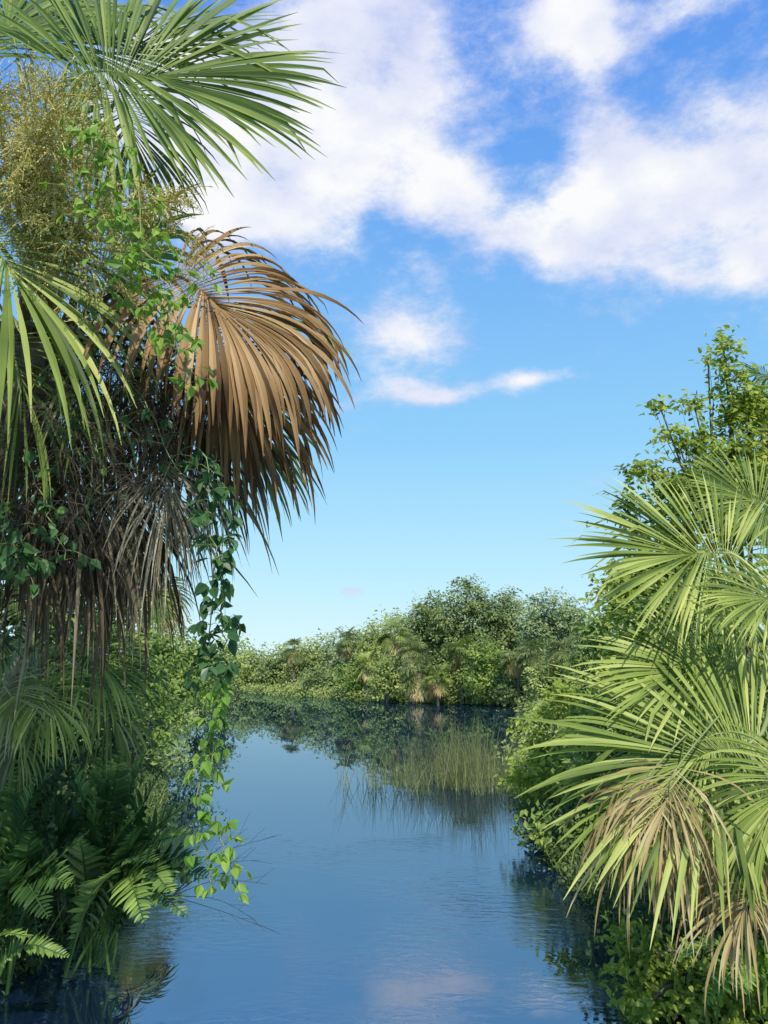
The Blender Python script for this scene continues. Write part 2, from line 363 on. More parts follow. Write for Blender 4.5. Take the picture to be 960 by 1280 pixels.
def wn(scale, sxy, det, dist, mask=None):
    global prev
    mp = nd(nw, 'ShaderNodeMapping'); mp.inputs['Scale'].default_value = (*sxy, 1); mp.inputs['Rotation'].default_value = (0, 0, .3)
    Lw.new(tcw.outputs['Object'], mp.inputs[0])
    n = nd(nw, 'ShaderNodeTexNoise'); n.inputs['Scale'].default_value = scale; n.inputs['Detail'].default_value = det; n.inputs['Distortion'].default_value = .6
    Lw.new(mp.outputs[0], n.inputs['Vector'])
    bp = nd(nw, 'ShaderNodeBump'); bp.inputs['Distance'].default_value = dist; bp.inputs['Strength'].default_value = 1
    h = n.outputs['Fac']
    if mask:
        k = nd(nw, 'ShaderNodeTexNoise'); k.inputs['Scale'].default_value = mask; k.inputs['Detail'].default_value = 2
        Lw.new(tcw.outputs['Object'], k.inputs['Vector'])
        r = nd(nw, 'ShaderNodeMapRange'); r.inputs[1].default_value = .42; r.inputs[2].default_value = .62; Lw.new(k.outputs['Fac'], r.inputs[0])
        sy = nd(nw, 'ShaderNodeSeparateXYZ'); Lw.new(tcw.outputs['Object'], sy.inputs[0])   # the breeze only ruffles the near water
        ry = nd(nw, 'ShaderNodeMapRange'); ry.inputs[1].default_value = 17; ry.inputs[2].default_value = 10; Lw.new(sy.outputs[1], ry.inputs[0])
        m2 = nd(nw, 'ShaderNodeMath', operation='MULTIPLY'); Lw.new(ry.outputs[0], m2.inputs[0]); Lw.new(r.outputs[0], m2.inputs[1])
        mm = nd(nw, 'ShaderNodeMath', operation='MULTIPLY'); Lw.new(h, mm.inputs[0]); Lw.new(m2.outputs[0], mm.inputs[1]); h = mm.outputs[0]
    Lw.new(h, bp.inputs['Height'])
    if prev: Lw.new(prev, bp.inputs['Normal'])
    prev = bp.outputs[0]
wn(.8, (1, 1.6), 1, .0007); wn(5, (1, 2.2), 4, .011, .3)
for s_ in (wd, wg, wf): Lw.new(prev, s_.inputs['Normal'])
g = G(); g.add([(-900, -300, 0), (900, -300, 0), (900, 1500, 0), (-900, 1500, 0)], [[0, 1, 2, 3]])
o = g.build('water', wm); o['kind'] = 'structure'; o['label'] = 'calm dark blue water of the channel reflecting the sky'

# ------------------------------------------------------------------ far shore
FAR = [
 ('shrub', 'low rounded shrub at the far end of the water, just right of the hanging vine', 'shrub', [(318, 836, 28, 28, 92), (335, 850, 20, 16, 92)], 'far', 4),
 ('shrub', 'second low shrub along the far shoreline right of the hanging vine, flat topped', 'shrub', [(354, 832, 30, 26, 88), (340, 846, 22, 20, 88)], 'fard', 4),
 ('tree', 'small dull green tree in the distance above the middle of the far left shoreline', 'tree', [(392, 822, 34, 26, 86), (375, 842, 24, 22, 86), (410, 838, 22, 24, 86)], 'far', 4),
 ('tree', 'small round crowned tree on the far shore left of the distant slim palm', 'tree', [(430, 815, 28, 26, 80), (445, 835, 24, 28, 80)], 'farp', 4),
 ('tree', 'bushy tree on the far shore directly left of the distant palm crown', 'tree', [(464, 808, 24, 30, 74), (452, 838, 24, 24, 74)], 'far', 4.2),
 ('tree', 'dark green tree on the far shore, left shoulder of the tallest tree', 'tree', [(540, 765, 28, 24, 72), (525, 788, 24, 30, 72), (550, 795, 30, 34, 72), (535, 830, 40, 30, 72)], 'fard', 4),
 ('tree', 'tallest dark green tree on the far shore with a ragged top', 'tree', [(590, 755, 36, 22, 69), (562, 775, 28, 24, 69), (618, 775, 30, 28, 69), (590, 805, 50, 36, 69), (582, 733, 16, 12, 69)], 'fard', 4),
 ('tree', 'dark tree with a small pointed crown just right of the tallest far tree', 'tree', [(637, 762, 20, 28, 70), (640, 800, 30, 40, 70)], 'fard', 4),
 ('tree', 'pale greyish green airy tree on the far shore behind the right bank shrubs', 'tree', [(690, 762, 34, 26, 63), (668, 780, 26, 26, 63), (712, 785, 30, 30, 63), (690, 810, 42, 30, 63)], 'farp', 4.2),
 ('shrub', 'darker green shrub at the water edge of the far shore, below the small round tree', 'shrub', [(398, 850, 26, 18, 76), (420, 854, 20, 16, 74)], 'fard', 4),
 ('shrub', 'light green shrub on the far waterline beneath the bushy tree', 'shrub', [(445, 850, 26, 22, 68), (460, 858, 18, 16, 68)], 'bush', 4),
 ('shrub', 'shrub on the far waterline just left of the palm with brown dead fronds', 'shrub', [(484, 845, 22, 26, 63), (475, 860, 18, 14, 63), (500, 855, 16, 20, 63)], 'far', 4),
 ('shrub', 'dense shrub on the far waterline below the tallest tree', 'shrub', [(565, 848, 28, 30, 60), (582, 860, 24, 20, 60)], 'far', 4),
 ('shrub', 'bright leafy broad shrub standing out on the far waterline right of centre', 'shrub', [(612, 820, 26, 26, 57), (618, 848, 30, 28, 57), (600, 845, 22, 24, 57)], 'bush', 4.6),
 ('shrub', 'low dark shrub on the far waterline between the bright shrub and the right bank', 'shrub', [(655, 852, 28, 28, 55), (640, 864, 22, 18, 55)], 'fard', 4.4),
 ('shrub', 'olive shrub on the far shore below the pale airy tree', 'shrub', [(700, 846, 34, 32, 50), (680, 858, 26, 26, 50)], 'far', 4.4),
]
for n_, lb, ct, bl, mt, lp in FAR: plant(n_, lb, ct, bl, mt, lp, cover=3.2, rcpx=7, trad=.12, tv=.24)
far_palm('distant palm with a shaggy crown rising beside the dark tree on the far shore', 492, 792, 65, 28, 'palm', dead=8)
far_palm('low palm with brown dead fronds at the far waterline left of centre', 526, 842, 59, 34, 'palm_grey', dead=16)
far_palm('small palm at the far waterline right of the palm with brown fronds', 548, 848, 58, 24, 'palm')
far_palm('grey green palm on the far shore below the pale airy tree', 672, 820, 53, 30)
far_palm('grey green palm at the right end of the far shore beside the bank shrubs', 706, 812, 49, 28)
far_palm('tiny palm crown above the low shrubs at the middle of the far shoreline', 432, 802, 73, 22)
far_palm('small palm crown between the distant shaggy palm and the dark tree', 514, 812, 62, 24)
far_palm('olive palm crown in front of the tallest dark tree on the far shore', 575, 815, 59, 26, 'palm')
far_palm('small yellow green palm low on the far shore left of the shaggy palm', 460, 832, 66, 22, 'palm_light')
far_palm('faint small palm on the far left shoreline above the low shrubs', 368, 812, 80, 20)
far_palm('palm crown between the bright leafy shrub and the pale airy tree', 644, 820, 54, 26, 'palm_grey')
# wood behind, nobody could count it
g = G()
bl = [(x, 836-8*math.sin(x*.03), 44, 30+6*math.sin(x*.11), 110-x*.05) for x in range(-250, 470, 34)]+[(x, 815+8*math.sin(x*.07), 50, 45, 82) for x in range(470, 1300, 40)]
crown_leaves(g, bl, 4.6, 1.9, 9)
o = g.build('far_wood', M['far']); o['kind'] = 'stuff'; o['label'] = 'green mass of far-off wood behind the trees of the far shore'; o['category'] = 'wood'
# low scrub along the water's edge
g = G()
def edge(n, x0, x1, y0, y1, s0, s1):
    x = rng.uniform(x0, x1, 200000); y = rng.uniform(y0, y1, 200000); s = land(x, y); k = (s > s0) & (s < s1); return x[k][:n], y[k][:n], s[k][:n]
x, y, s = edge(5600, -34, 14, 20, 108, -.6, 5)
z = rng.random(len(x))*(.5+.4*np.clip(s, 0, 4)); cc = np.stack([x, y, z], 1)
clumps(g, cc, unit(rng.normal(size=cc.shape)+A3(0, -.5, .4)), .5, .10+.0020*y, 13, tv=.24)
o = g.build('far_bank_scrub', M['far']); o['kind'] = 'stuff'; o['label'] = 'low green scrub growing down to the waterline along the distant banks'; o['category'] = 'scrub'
g = G()
x, y, s = edge(3600, -7, 6, 6.5, 20, -.12, 1.3)
z = rng.random(len(x))*(.25+.5*np.clip(s+.1, 0, 1)); cc = np.stack([x, y, z], 1)
clumps(g, cc, unit(rng.normal(size=cc.shape)+A3(0, -.5, .4)), .16, .065, 12, tv=.2)
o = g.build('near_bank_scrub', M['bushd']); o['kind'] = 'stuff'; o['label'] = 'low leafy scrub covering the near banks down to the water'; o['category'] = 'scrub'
# left shore, middle distance
plant('shrub', 'dark green mangrove shrub overhanging the water on the left shore behind the vine', 'shrub', [(205, 815, 46, 50, 27), (235, 850, 36, 40, 27), (180, 860, 50, 45, 27)], 'bush', 6, cover=3.2, rcpx=13, tv=.22)
plant('shrub', 'shaded shrub on the left bank nearest the ferns, left of the mangrove shrub', 'shrub', [(150, 850, 60, 80, 18), (190, 895, 40, 45, 18), (110, 800, 70, 80, 18)], 'bush', 8, cover=3.2, rcpx=18, tv=.2)
plant('shrub', 'more distant green shrub on the left shore, seen through the hanging vine', 'shrub', [(250, 840, 34, 36, 44), (272, 852, 24, 20, 46)], 'bush', 5, cover=3.2, rcpx=11)
far_palm('thin palm on the left shore with pale fronds, behind the skirt of the big palm', 190, 715, 19.5, 85, 'palm', nf=16, nl=34, dead=3)

# ------------------------------------------------------------------ right bank shrubs
plant('tree', 'tall slender tree on the right bank with a leafy top sprig against the sky', 'tree',
      [(915, 575, 54, 56, 10), (905, 437, 14, 24, 10), (910, 478, 20, 22, 10), (935, 515, 42, 34, 10), (848, 552, 28, 22, 10), (868, 507, 28, 11, 10), (850, 610, 46, 36, 10), (945, 610, 50, 70, 10), (890, 640, 60, 50, 10), (825, 508, 14, 10, 10), (885, 447, 9, 9, 10),
       (812, 590, 24, 20, 10)],
      'bushy', 8.5, base=(4.6, 10.4, .4), cover=3.2, rcpx=13, six=True, per=12, shell=.5, trad=.04, tv=.24)
plant('shrub', 'yellow green bush on the right bank behind the fan palm, below the tall tree', 'shrub',
      [(830, 690, 50, 66, 10.5), (790, 745, 40, 56, 10.5), (870, 760, 70, 90, 10.5), (785, 640, 18, 28, 10.5), (810, 840, 60, 80, 10.5)], 'bushy', 9, cover=3.4, rcpx=16, six=True, per=11, tv=.24)
plant('shrub', 'bush on the right bank whose left edge meets the pale far tree', 'shrub',
      [(750, 800, 34, 50, 17), (735, 860, 38, 46, 17), (770, 740, 24, 32, 17)], 'bush', 7.5, cover=3.2, rcpx=14, tv=.26)
plant('shrub', 'low spreading bush beside the reeds at the foot of the right bank', 'shrub',
      [(672, 930, 34, 40, 14), (655, 970, 24, 26, 14), (705, 885, 34, 32, 14), (700, 975, 36, 36, 14)], 'bushy', 8.5, cover=3.0, rcpx=15, base=(2.9, 14, .2), tv=.22)
plant('shrub', 'darker bush right of the reeds, its lowest sprigs touching the water', 'shrub',
      [(745, 960, 50, 60, 11.5), (780, 900, 50, 60, 11.5), (700, 1030, 34, 22, 11.5), (668, 1046, 18, 9, 11.5), (755, 1030, 44, 36, 11.5)], 'bush', 10, cover=2.8, rcpx=16, base=(3.2, 11.5, .2), tv=.22)
plant('shrub', 'bright small leaved bush at the bottom right corner beside the water', 'shrub',
      [(815, 1215, 46, 44, 6.9), (870, 1235, 56, 45, 6.7), (788, 1180, 24, 26, 7), (935, 1250, 60, 40, 6.5), (805, 1265, 36, 22, 6.6)], 'bushy', 12, cover=2.6, rcpx=21, six=True, base=(2.6, 6.9, .1), per=11, tv=.22)
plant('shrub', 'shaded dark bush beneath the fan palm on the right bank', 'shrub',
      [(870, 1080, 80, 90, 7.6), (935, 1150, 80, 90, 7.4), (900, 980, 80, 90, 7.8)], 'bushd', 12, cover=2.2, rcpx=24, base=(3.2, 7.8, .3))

# ------------------------------------------------------------------ right fan palm
cr_ = at(985, 850, 5.7); B = A3(2.95, 5.9, .35)
root = thing('fan_palm', 'large light green fan palm leaning in from the right edge with stiff spiky fronds', 'palm', B)
K = dict(wid=1.12, jit=.05, tv=.22, split=.58, ljit=.09)
RF = [((922, 695, 5.3), (745, 645, 5.0), (-.2, -.85, .45), 'palm_light', dict(n=104, droop=.2, spread=128, t0=.5)),
      ((915, 835, 5.2), (755, 805, 4.9), (-.2, -.8, .55), 'palm_light', dict(n=100, droop=.28, spread=126, t0=.42)),
      ((948, 922, 4.8), (680, 962, 4.5), (-.15, -.82, .55), 'palm_light', dict(n=112, droop=.38, spread=128, t0=.5)),
      ((965, 640, 5.9), (885, 560, 5.8), (-.1, -.8, .5), 'palm', dict(n=90, droop=.3, spread=120, t0=.55)),
      ((995, 745, 5.0), (890, 725, 4.8), (-.2, -.8, .5), 'palm_light', dict(n=90, droop=.45, spread=120, t0=.42)),
      ((945, 770, 5.8), (785, 730, 5.8), (-.2, -.75, .6), 'palm', dict(n=90, droop=.35, spread=122, t0=.52)),
      ((930, 960, 5.4), (750, 1030, 5.3), (-.2, -.75, .6), 'palm', dict(n=90, droop=.5, spread=118, t0=.52)),
      ((950, 1010, 5.0), (835, 1090, 4.9), (-.3, -.8, .5), 'palm', dict(n=80, droop=.7, spread=110, t0=.5)),
      ((990, 950, 4.5), (915, 1110, 4.3), (-.35, -.8, .4), 'palm_light', dict(n=76, droop=.8, spread=100, t0=.48)),
      ((940, 890, 5.9), (760, 900, 5.9), (-.2, -.7, .65), 'palm', dict(n=90, droop=.45, spread=120, t0=.52)),
      ((1060, 760, 5.6), (1220, 720, 5.4), (.25, -.6, .7), 'palm_light', dict(n=46, droop=.5)),
      ((1060, 900, 5.2), (1230, 1000, 5.0), (.25, -.6, .7), 'palm_light', dict(n=46, droop=.7)),
      ((930, 780, 6.3), (800, 760, 6.6), (-.2, -.3, .9), 'palm', dict(n=46, droop=.6)),
      ((1000, 720, 6.4), (1000, 580, 6.8), (0, .6, .7), 'palm', dict(n=46, droop=.5))]
for h, tp, nr, mt, kw in RF: frond(root, B, cr_, at(*h), at(*tp), nr, mt, **{**K, **kw})
for h, tp, mt, kw in [((846, 960, 4.52), (806, 1110, 4.44), 'dead_tan', dict(n=54, droop=1.5, spread=80, jit=.18, brk=.6, wid=.85, twist=1.2, Ls=.82, ljit=.24, tv=.22)),
                      ((875, 980, 4.72), (845, 1140, 4.65), 'dead_tan', dict(n=48, droop=1.5, spread=75, jit=.16, brk=.6, wid=.9, twist=1.1, Ls=.8, t0=.38, tv=.2)),
                      ((810, 970, 4.62), (780, 1125, 4.54), 'dead_tan', dict(n=48, droop=1.5, spread=68, jit=.18, brk=.6, wid=.85, twist=1.1, Ls=.85, t0=.4, ljit=.24, tv=.22)),
                      ((910, 1030, 4.75), (880, 1175, 4.7), 'dead', dict(n=40, droop=1.5, spread=65, jit=.18, brk=.6, wid=.85, twist=1.1, Ls=.85, t0=.5, ljit=.24)),
                      ((940, 1105, 4.5), (905, 1225, 4.4), 'dead_tan', dict(n=44, droop=1.4, spread=75, jit=.16, brk=.6, wid=.9, twist=1., Ls=.8, ljit=.2)),
                      ((960, 1030, 5.3), (950, 1190, 5.2), 'dead', dict(n=28, droop=1.4, spread=70, jit=.14, brk=.6, wid=1.2, twist=1., Ls=.8))]:
    frond(root, B, cr_, at(*h), at(*tp), (-.3, -.9, .2), mt, 'petiole', 'dry straw coloured drooping dead frond', prad=.006, **kw)
g = G(); p = path([B-A3(0, 0, .3), (B+cr_)/2+A3(.05, 0, 0), cr_], 12); tubes(g, p[None], np.linspace(.2, .17, 12)[None], 12)
g.build('trunk', M['bark'], root, B, True)
far_palm('palm crown showing behind the tall slender tree at the right edge', 985, 500, 10.8, 80, 'palm', nf=22, nl=36)

# ------------------------------------------------------------------ left big palm
cl = at(60, 430, 5.3); B = A3(-4.4, 5.9, .35)
root = thing('cabbage_palm', 'huge shaggy palm at the left edge with green fronds above and a brown dead skirt', 'palm', B)
LF = [((95, 98, 5.1), (388, -10, 4.9), (.05, -.94, .2), 'palm', dict(n=108, droop=.3, spread=122, t0=.5, Ls=.74, wid=1.2, jit=.05, split=.6, ljit=.1, tv=.18)),
      ((85, 80, 5.35), (290, -60, 5.4), (.0, -.9, .4), 'palm', dict(n=96, droop=.35, spread=120, t0=.42, wid=1.1, jit=.05, ljit=.1)),
      ((20, 60, 5.5), (-40, -120, 5.6), (0, -.8, .5), 'palm', dict(n=70, droop=.5, t0=.45)),
      ((40, 60, 5.7), (90, -90, 6.0), (0, -.8, .5), 'palm', dict(n=70, droop=.4, t0=.45)),
      ((-40, 150, 5.0), (-260, 80, 4.8), (-.1, -.7, .6), 'palm', dict(n=46, droop=.6)),
      ((-30, 272, 4.4), (110, 420, 4.15), (.1, -.8, .55), 'palm_light', dict(n=60, droop=1.05, spread=115, wid=.8, t0=.42, Ls=.95, brk=.15, jit=.08, ljit=.12, tv=.22)),
      ((150, 110, 5.5), (215, 260, 5.5), (.3, -.8, .4), 'palm_grey', dict(n=64, droop=.8, spread=108, t0=.42, jit=.06)),
      ((265, 385, 5.9), (455, 370, 6.1), (.1, -.5, .8), 'palm', dict(n=50, droop=.6, spread=108, t0=.5)),
      ((270, 480, 6.0), (410, 620, 6.1), (.3, -.7, .5), 'palm_grey', dict(n=44, droop=.9, spread=95, t0=.45)),
      ((-60, 420, 4.8), (-200, 620, 4.6), (-.2, -.8, .5), 'palm_grey', dict(n=40, droop=.9)),
      ((10, 420, 4.7), (60, 610, 4.6), (.1, -.9, .3), 'palm', dict(n=40, droop=1.1, spread=80, t0=.5, jit=.12, wid=.6, tv=.2)),
      ((110, 430, 4.8), (140, 590, 4.7), (.2, -.9, .3), 'palm_grey', dict(n=30, droop=1.2, spread=75, t0=.45, jit=.14, wid=.5, tv=.2)),
      ((90, 350, 6.3), (200, 250, 7.0), (0, .5, .8), 'palm', dict(n=40, droop=.8))]
for h, tp, nr, mt, kw in LF: frond(root, B, cl, at(*h), at(*tp), nr, mt, **kw)
frond(root, B, cl, at(218, 345, 5.0), at(432, 412, 4.75), (.05, -.80, .60), 'dead', 'fibre', 'copper brown dead fan frond arching over the water',
      n=120, droop=1.75, spread=112, wid=1.5, split=.66, fold=.75, t0=.56, tv=.17, Ls=.88, costa=.26, brk=.16, cup=.2, tipt=-.5, twist=.5, jit=.035, k=15, ljit=.08)
frond(root, B, cl, at(235, 415, 5.25), at(408, 525, 5.1), (.25, -.8, .5), 'dead', 'fibre', 'second brown dead frond hanging below the copper one',
      n=108, droop=1.6, spread=98, wid=1.35, split=.63, fold=.7, t0=.36, tv=.17, Ls=.86, jit=.045, brk=.2, twist=.6, tipt=-.3, ljit=.10, k=12)
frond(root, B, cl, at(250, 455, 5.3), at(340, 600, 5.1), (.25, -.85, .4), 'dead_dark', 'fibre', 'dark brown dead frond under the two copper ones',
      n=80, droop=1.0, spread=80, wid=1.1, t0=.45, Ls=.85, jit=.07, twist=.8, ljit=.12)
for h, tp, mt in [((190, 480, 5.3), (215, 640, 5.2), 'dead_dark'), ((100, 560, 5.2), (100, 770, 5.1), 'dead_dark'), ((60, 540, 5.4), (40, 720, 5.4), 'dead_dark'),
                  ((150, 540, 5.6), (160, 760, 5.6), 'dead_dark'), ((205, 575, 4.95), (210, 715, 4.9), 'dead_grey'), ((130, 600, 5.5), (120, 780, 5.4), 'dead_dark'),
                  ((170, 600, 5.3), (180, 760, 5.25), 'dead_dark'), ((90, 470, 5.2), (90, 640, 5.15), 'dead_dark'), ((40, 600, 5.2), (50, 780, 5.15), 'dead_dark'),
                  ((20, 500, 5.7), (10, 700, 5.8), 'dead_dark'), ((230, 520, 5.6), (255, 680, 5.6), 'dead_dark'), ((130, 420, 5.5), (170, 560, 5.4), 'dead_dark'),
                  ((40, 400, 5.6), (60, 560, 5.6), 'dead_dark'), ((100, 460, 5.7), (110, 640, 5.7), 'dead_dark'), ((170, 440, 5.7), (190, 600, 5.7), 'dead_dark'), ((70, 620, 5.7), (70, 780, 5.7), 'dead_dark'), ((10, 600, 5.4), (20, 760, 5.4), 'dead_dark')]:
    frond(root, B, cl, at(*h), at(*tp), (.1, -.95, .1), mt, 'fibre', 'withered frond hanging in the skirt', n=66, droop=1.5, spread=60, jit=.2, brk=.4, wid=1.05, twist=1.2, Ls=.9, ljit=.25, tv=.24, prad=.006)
g = G(); p = path([B-A3(0, 0, .3), (B+cl)/2+A3(-.1, .05, 0), cl], 14); tubes(g, p[None], np.linspace(.2, .26, 14)[None], 12)
tk = g.build('trunk', M['bark'], root, B, True)
# leaf bases on the trunk
m = 90; u = rng.random(m)*.6+.4; a = rng.random(m)*2*math.pi
c = np.stack([np.interp(u, np.linspace(0, 1, 14), p[:, k]) for k in range(3)], 1)
d = np.stack([np.cos(a), np.sin(a), np.full(m, 1.6)], 1); g = G()
Q = curves(c+np.stack([np.cos(a), np.sin(a), 0*a], 1)*.2, d, .4+.2*rng.random(m), 5, -.1)
strips(g, Q, np.full((m, 1), .05)*A3(1.2, 1, .8, .6, .4)[None], unit(np.cross(unit(np.gradient(Q, axis=1)), np.stack([np.cos(a), np.sin(a), 0*a], 1)[:, None])), .3, .5+rng.normal(0, .2, m))
g.build('leaf_bases', M['dead_dark'], root, B)
# flower stalks
def panicle(pts, nb, lb, ns, ls, mat, name, rad=.0028, bud=True, droop=.3, sprd=1.):
    g = G(); P = path(pts, 20); tubes(g, P[None], np.linspace(.014, .006, 20)[None], 5, .4)
    i = rng.integers(5, 20, nb); d = unit(rng.normal(0, sprd, (nb, 3))+unit(np.gradient(P, axis=0))[i]*.6)
    Lb = lb*(.5+rng.random(nb)); Q = curves(P[i], d, Lb, 9, droop, 1., .10)
    tubes(g, Q, np.linspace(rad*1.5, rad*.8, 9)[None], 3, .45)
    bi = np.repeat(np.arange(nb), ns); si = rng.integers(2, 9, nb*ns); m = nb*ns
    T = unit(np.gradient(Q, axis=1))[bi, si]
    R = curves(Q[bi, si], T*.6+rng.normal(0, .6, (m, 3)), ls*(.5+rng.random(m)), 5, droop, 1., .12)
    tubes(g, R, np.linspace(rad, rad*.6, 5)[None], 3, .55+rng.normal(0, .15, m))
    if bud:
        q = R.reshape(-1, 3); q = np.repeat(q, 2, 0); q = q+rng.normal(0, .008, q.shape)
        leaves(g, q, rng.normal(size=q.shape), rng.normal(size=q.shape), .014, .8, .2, .6+rng.normal(0, .18, len(q)))
    o = g.build(name, M[mat], root, B)
for pts in ([cl, at(30, 260, 4.7), at(20, 130, 4.4)], [cl, at(80, 250, 4.6), at(80, 130, 4.4)], [cl, at(110, 280, 4.8), at(205, 260, 4.7)], [cl, at(10, 200, 4.4), at(-30, 110, 4.2)],
            [cl, at(70, 300, 4.7), at(140, 340, 4.6)], [cl, at(40, 220, 4.5), at(50, 170, 4.2)]):
    panicle(pts, 42, .34, 13, .13, 'panicle', 'flower_stalk', .003)
for pts in ([cl, at(120, 470, 4.9), at(190, 560, 4.9)], [cl, at(60, 500, 4.9), at(90, 640, 4.9)], [cl, at(150, 430, 5.0), at(230, 500, 5.0)], [cl, at(20, 520, 4.9), at(20, 660, 4.9)], [cl, at(90, 480, 4.75), at(150, 600, 4.75)]):
    panicle(pts, 26, .38, 14, .17, 'fibre', 'dry_flower_stalk', .0017, False, .5)

# ------------------------------------------------------------------ vines
def vine(label, strands, mat, step, size, spread, reps=3):
    O = np.asarray(strands[0][0][0]); root = thing('vine', label, 'vine', O)
    g = G(); q = G()
    for pts, tt in strands:
        Ln = np.sum(np.linalg.norm(np.diff(np.asarray(pts), axis=0), axis=1)); n = max(12, int(Ln/step))
        P = path(pts, n); P = P+np.cumsum(rng.normal(0, .006, P.shape), 0)*A3(1, 1, .2); P = P+rng.normal(0, .01, P.shape)
        tubes(q, P[None], np.full((1, n), .004), 5, .5)
        for rep in range(reps):
            m = n; d = unit(rng.normal(0, 1, (m, 3))*A3(1, 1, .35)+A3(0, -.3, .1))
            e = P+d*(spread*(.3+.9*rng.random(m)))[:, None]
            tubes(q, np.stack([P, (P+e)/2+A3(0, 0, .015), e], 1), np.array([[.0022, .0018, .0014]]), 3, .6)
            for k in range(3):
                T = unit(d*.5+A3(0, 0, -.8)+rng.normal(0, .45, (m, 3)))
                N = unit(d*.6+A3(0, -.25, .45)+rng.normal(0, .4, (m, 3)))
                keep = rng.random(m) < .8
                leaves(g, e[keep], N[keep], T[keep], size*(.6+.6*rng.random(keep.sum())), .62, .3, tt+rng.normal(0, .16, keep.sum()), True)
    q.build('stem', M['petiole'], root, O, True); g.build('leaves', M[mat], root, O)
    return root
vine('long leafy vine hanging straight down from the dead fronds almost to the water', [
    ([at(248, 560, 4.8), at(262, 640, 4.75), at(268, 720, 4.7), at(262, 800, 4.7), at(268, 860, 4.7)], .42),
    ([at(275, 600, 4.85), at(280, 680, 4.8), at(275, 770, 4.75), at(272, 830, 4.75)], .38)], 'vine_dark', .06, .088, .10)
vine('pale yellow green lower end of the hanging vine trailing above the water', [
    ([at(268, 850, 4.7), at(272, 900, 4.7), at(255, 960, 4.7), at(252, 1010, 4.7), at(262, 1060, 4.7), at(270, 1108, 4.7)], .5),
    ([at(275, 870, 4.72), at(262, 930, 4.72), at(268, 990, 4.7)], .45),
    ([at(262, 1020, 4.68), at(278, 1070, 4.66), at(290, 1105, 4.65)], .65)], 'vine', .07, .072, .085, 2)
vine('bright green creeper climbing over the flower stalks of the big left palm', [
    ([at(105, 150, 4.2), at(130, 210, 4.2), at(150, 270, 4.2), at(185, 340, 4.2), at(215, 400, 4.3), at(238, 480, 4.4)], .55),
    ([at(100, 260, 4.2), at(145, 290, 4.2), at(200, 330, 4.25), at(260, 355, 4.3)], .62),
    ([at(95, 240, 4.2), at(120, 180, 4.15), at(165, 230, 4.2), at(170, 300, 4.2)], .6),
    ([at(150, 340, 4.2), at(195, 380, 4.25), at(225, 430, 4.3)], .55)], 'vine', .075, .075, .15, 3)
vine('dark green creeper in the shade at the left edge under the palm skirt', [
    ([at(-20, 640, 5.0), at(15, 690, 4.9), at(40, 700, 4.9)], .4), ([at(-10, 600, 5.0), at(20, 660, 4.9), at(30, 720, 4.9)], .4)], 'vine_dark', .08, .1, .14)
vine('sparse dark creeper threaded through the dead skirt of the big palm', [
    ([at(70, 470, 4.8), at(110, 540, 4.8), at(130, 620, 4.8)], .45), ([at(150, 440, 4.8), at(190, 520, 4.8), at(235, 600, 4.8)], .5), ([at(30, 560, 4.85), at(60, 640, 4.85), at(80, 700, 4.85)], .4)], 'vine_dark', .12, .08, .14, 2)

# ------------------------------------------------------------------ left understorey
B = A3(-3.9, 7.6, .35); c2 = at(40, 810, 7.6)
root = thing('young_palm', 'smaller palm under the big left palm with drooping grey green fronds', 'palm', B)
for h, tp, nr, mt, kw in [((95, 800, 7.2), (190, 860, 6.9), (.2, -.7, .6), 'palm_light', dict(n=70, droop=1.1, spread=118, t0=.38)),  # first two fronds: sunlight put in as paler leaf colour beneath the big palm
                          ((45, 850, 6.9), (95, 930, 6.6), (.1, -.8, .5), 'palm_light', dict(n=60, droop=1.1, spread=110, t0=.55)),
                          ((10, 790, 7.0), (-60, 860, 6.7), (-.1, -.8, .5), 'palm_grey', dict(n=50, droop=1.0, spread=115)),
                          ((5, 850, 6.8), (40, 930, 6.6), (-.05, -.8, .5), 'palm_grey', dict(n=60, droop=1.1, spread=115, t0=.6)),
                          ((120, 860, 7.4), (180, 940, 7.2), (.2, -.8, .5), 'palm_grey', dict(n=60, droop=1.1, spread=110, t0=.5)),
                          ((50, 760, 7.6), (60, 680, 7.8), (0, -.5, .8), 'palm_grey', dict(n=44, droop=.9, spread=115, t0=.35)),
                          ((20, 900, 7.0), (20, 990, 6.8), (0, -.8, .5), 'palm_grey', dict(n=50, droop=1.1, spread=105, t0=.45))]:
    frond(root, B, c2, at(*h), at(*tp), nr, mt, **{**K, **kw, 'wid': .8})
g = G(); p = path([B-A3(0, 0, .3), (B+c2)/2, c2], 10); tubes(g, p[None], np.linspace(.16, .14, 10)[None], 10); g.build('trunk', M['bark'], root, B, True)
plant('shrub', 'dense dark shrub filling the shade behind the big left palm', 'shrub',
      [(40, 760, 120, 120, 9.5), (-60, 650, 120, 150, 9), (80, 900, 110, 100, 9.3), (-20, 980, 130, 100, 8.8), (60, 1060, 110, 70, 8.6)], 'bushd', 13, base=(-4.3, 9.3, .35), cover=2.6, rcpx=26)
def tg(*l): return [(at(*p_[:3]), 0, p_[3] if len(p_) > 3 else .22) for p_ in l]
fern_clump('tall leather fern clump at the lower left with arching fronds over the water', at(110, 1160, 7.4)*A3(1, 1, 0)+A3(0, 0, .1),
           tg((150, 940, 7.3), (200, 965, 7.2), (240, 1040, 7.0, .35), (258, 1095, 6.9, .4), (120, 985, 6.9), (165, 1040, 6.8), (185, 930, 7.6), (90, 950, 7.1), (235, 1145, 6.8, .5), (140, 1090, 6.6), (60, 1000, 6.9), (232, 1005, 7.4, .3), (215, 1115, 6.7, .45),
              (180, 1005, 7.0), (100, 1050, 6.6), (130, 930, 7.4), (195, 1075, 6.7, .35), (180, 1150, 6.5, .5)), t00=.45)
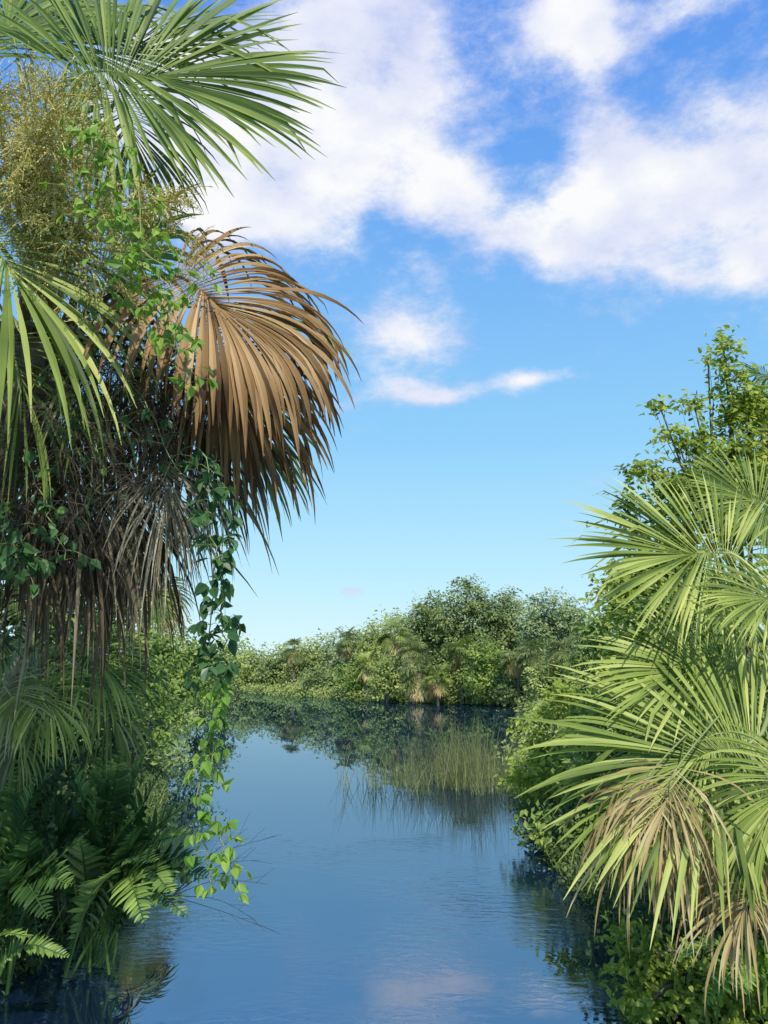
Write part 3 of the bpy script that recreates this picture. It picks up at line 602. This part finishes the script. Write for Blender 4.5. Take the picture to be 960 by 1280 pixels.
fern_clump('leather fern clump at the very left edge below the drooping palm fronds', at(-10, 1150, 7.0)*A3(1, 1, 0)+A3(0, 0, .1),
           tg((20, 960, 7.0), (70, 990, 6.8), (-30, 950, 7), (110, 1040, 6.5), (40, 1040, 6.4), (90, 1105, 6.3, .4), (0, 1020, 6.5), (-80, 1000, 6.6), (60, 1145, 6.2, .5), (130, 980, 7.2), (70, 1070, 6.3), (10, 1080, 6.2), (45, 970, 6.8)), t00=.3, pl=.2)
fern_clump('low fern with a few yellowing fronds dipping to the water at the bottom left', at(-30, 1215, 6.4)*A3(1, 1, 0)+A3(0, 0, .1),
           tg((85, 1195, 6.3, .25), (40, 1170, 6.2, .25), (-60, 1150, 6.3)), pl=.12, t00=.6)
fern_clump('fern fronds at the bottom right corner among the small leaved bush', at(960, 1290, 6.2)*A3(1, 1, 0)+A3(0, 0, .3),
           tg((930, 1240, 5.9), (880, 1255, 5.9), (960, 1215, 6), (1000, 1240, 5.9), (850, 1195, 6.3)), mat='vine', npair=26, pl=.15, t00=.35)
# bare twigs over water
root = thing('bare_branch', 'thin bare twigs sticking out over the water below the hanging vine', 'branch', at(215, 1120, 7.4))
g = G(); O = at(215, 1120, 7.4)
for tp in ((345, 1045, 7.2), (325, 1075, 7.1), (310, 1035, 7.2), (335, 1105, 7.0), (345, 1165, 6.9), (320, 1150, 7.0), (300, 1095, 7)):
    e = at(*tp); P = path([O, (O+e)/2+A3(0, 0, .06)+rng.normal(0, .03, 3), e], 10); tubes(g, P[None], np.linspace(.0028, .0013, 10)[None], 4, .2)
    Q = curves(P[4:9], (e-O)+rng.normal(0, .35, (5, 3)), .2, 5, .1); tubes(g, Q, np.linspace(.0015, .001, 5)[None], 3, .2)
g.build('twigs', M['fibre'], root, O)

# ------------------------------------------------------------------ reeds, bank grass
def blades(name, label, cat, xy, Ls, mat, w, z=None, lean=.12, dr=.15):
    g = G(); m = len(xy); P0 = np.column_stack([xy, np.full(m, -.05) if z is None else z])
    d = np.stack([rng.normal(0, lean, m), rng.normal(0, lean, m), np.ones(m)], 1)
    Q = curves(P0, d, Ls, 6, dr*rng.random(m)**2*2)
    a = rng.random(m)*math.pi; S = np.repeat(np.stack([np.cos(a), np.sin(a), 0*a], 1)[:, None], 6, 1)
    strips(g, Q, np.full((m, 1), w)*A3(1, 1, .9, .75, .5, .15)[None], S, .2, .5+rng.normal(0, .26, m))
    o = g.build(name, M[mat]); o['kind'] = 'stuff'; o['label'] = label; o['category'] = cat
tc_ = np.column_stack([rng.normal(1.7, .85, 80), rng.normal(19.2, .8, 80)])          # tussocks
a = tc_[rng.integers(0, 80, 1500)]+rng.normal(0, .15, (1500, 2)); a = a[(a[:, 0] > -.4) & (a[:, 0] < 3.0)]
hv = .75+.5*np.sin(a[:, 0]*5.1)*np.sin(a[:, 1]*4.3)
xy = np.concatenate([a, np.column_stack([rng.uniform(-1.1, .4, 70), rng.normal(18.8, .6, 70)])])
hl = .3+(.3+1.0*rng.random(len(xy))**1.6)*np.clip(.35+.42*xy[:, 0], .45, 1); hl[:len(a)] *= .65+.45*hv; hl[-70:] = rng.uniform(.4, 1.35, 70)
blades('reeds', 'patch of thin olive reeds standing in the shallow water right of centre', 'reeds', xy, hl, 'reed', .0044, None, .22, .55)
xx = rng.uniform(-14, 14, 60000); yy = rng.uniform(6, 40, 60000); s = land(xx, yy); k = (s > -.12) & (s < 1.6); xx, yy = xx[k][:9000], yy[k][:9000]
blades('bank_grass', 'grass and low growth along both muddy banks', 'grass', np.column_stack([xx, yy]), rng.uniform(.15, .6, len(xx)), 'grass', .009, zground(xx, yy)-.02, .35, .6)

# ------------------------------------------------------------------ camera
cd = bpy.data.cameras.new('camera'); cd.sensor_fit = 'VERTICAL'; cd.sensor_height = 36; cd.lens = F/1280*36; cd.clip_end = 4000; cd.clip_start = .05
co = bpy.data.objects.new('camera', cd); C.objects.link(co); co.location = (0, 0, CAMZ); co.rotation_euler = (math.radians(90)+PITCH, 0, 0)
bpy.context.scene.camera = co
sc = bpy.context.scene; sc.view_settings.view_transform = 'Standard'; sc.view_settings.look = 'None'; sc.view_settings.exposure = 0
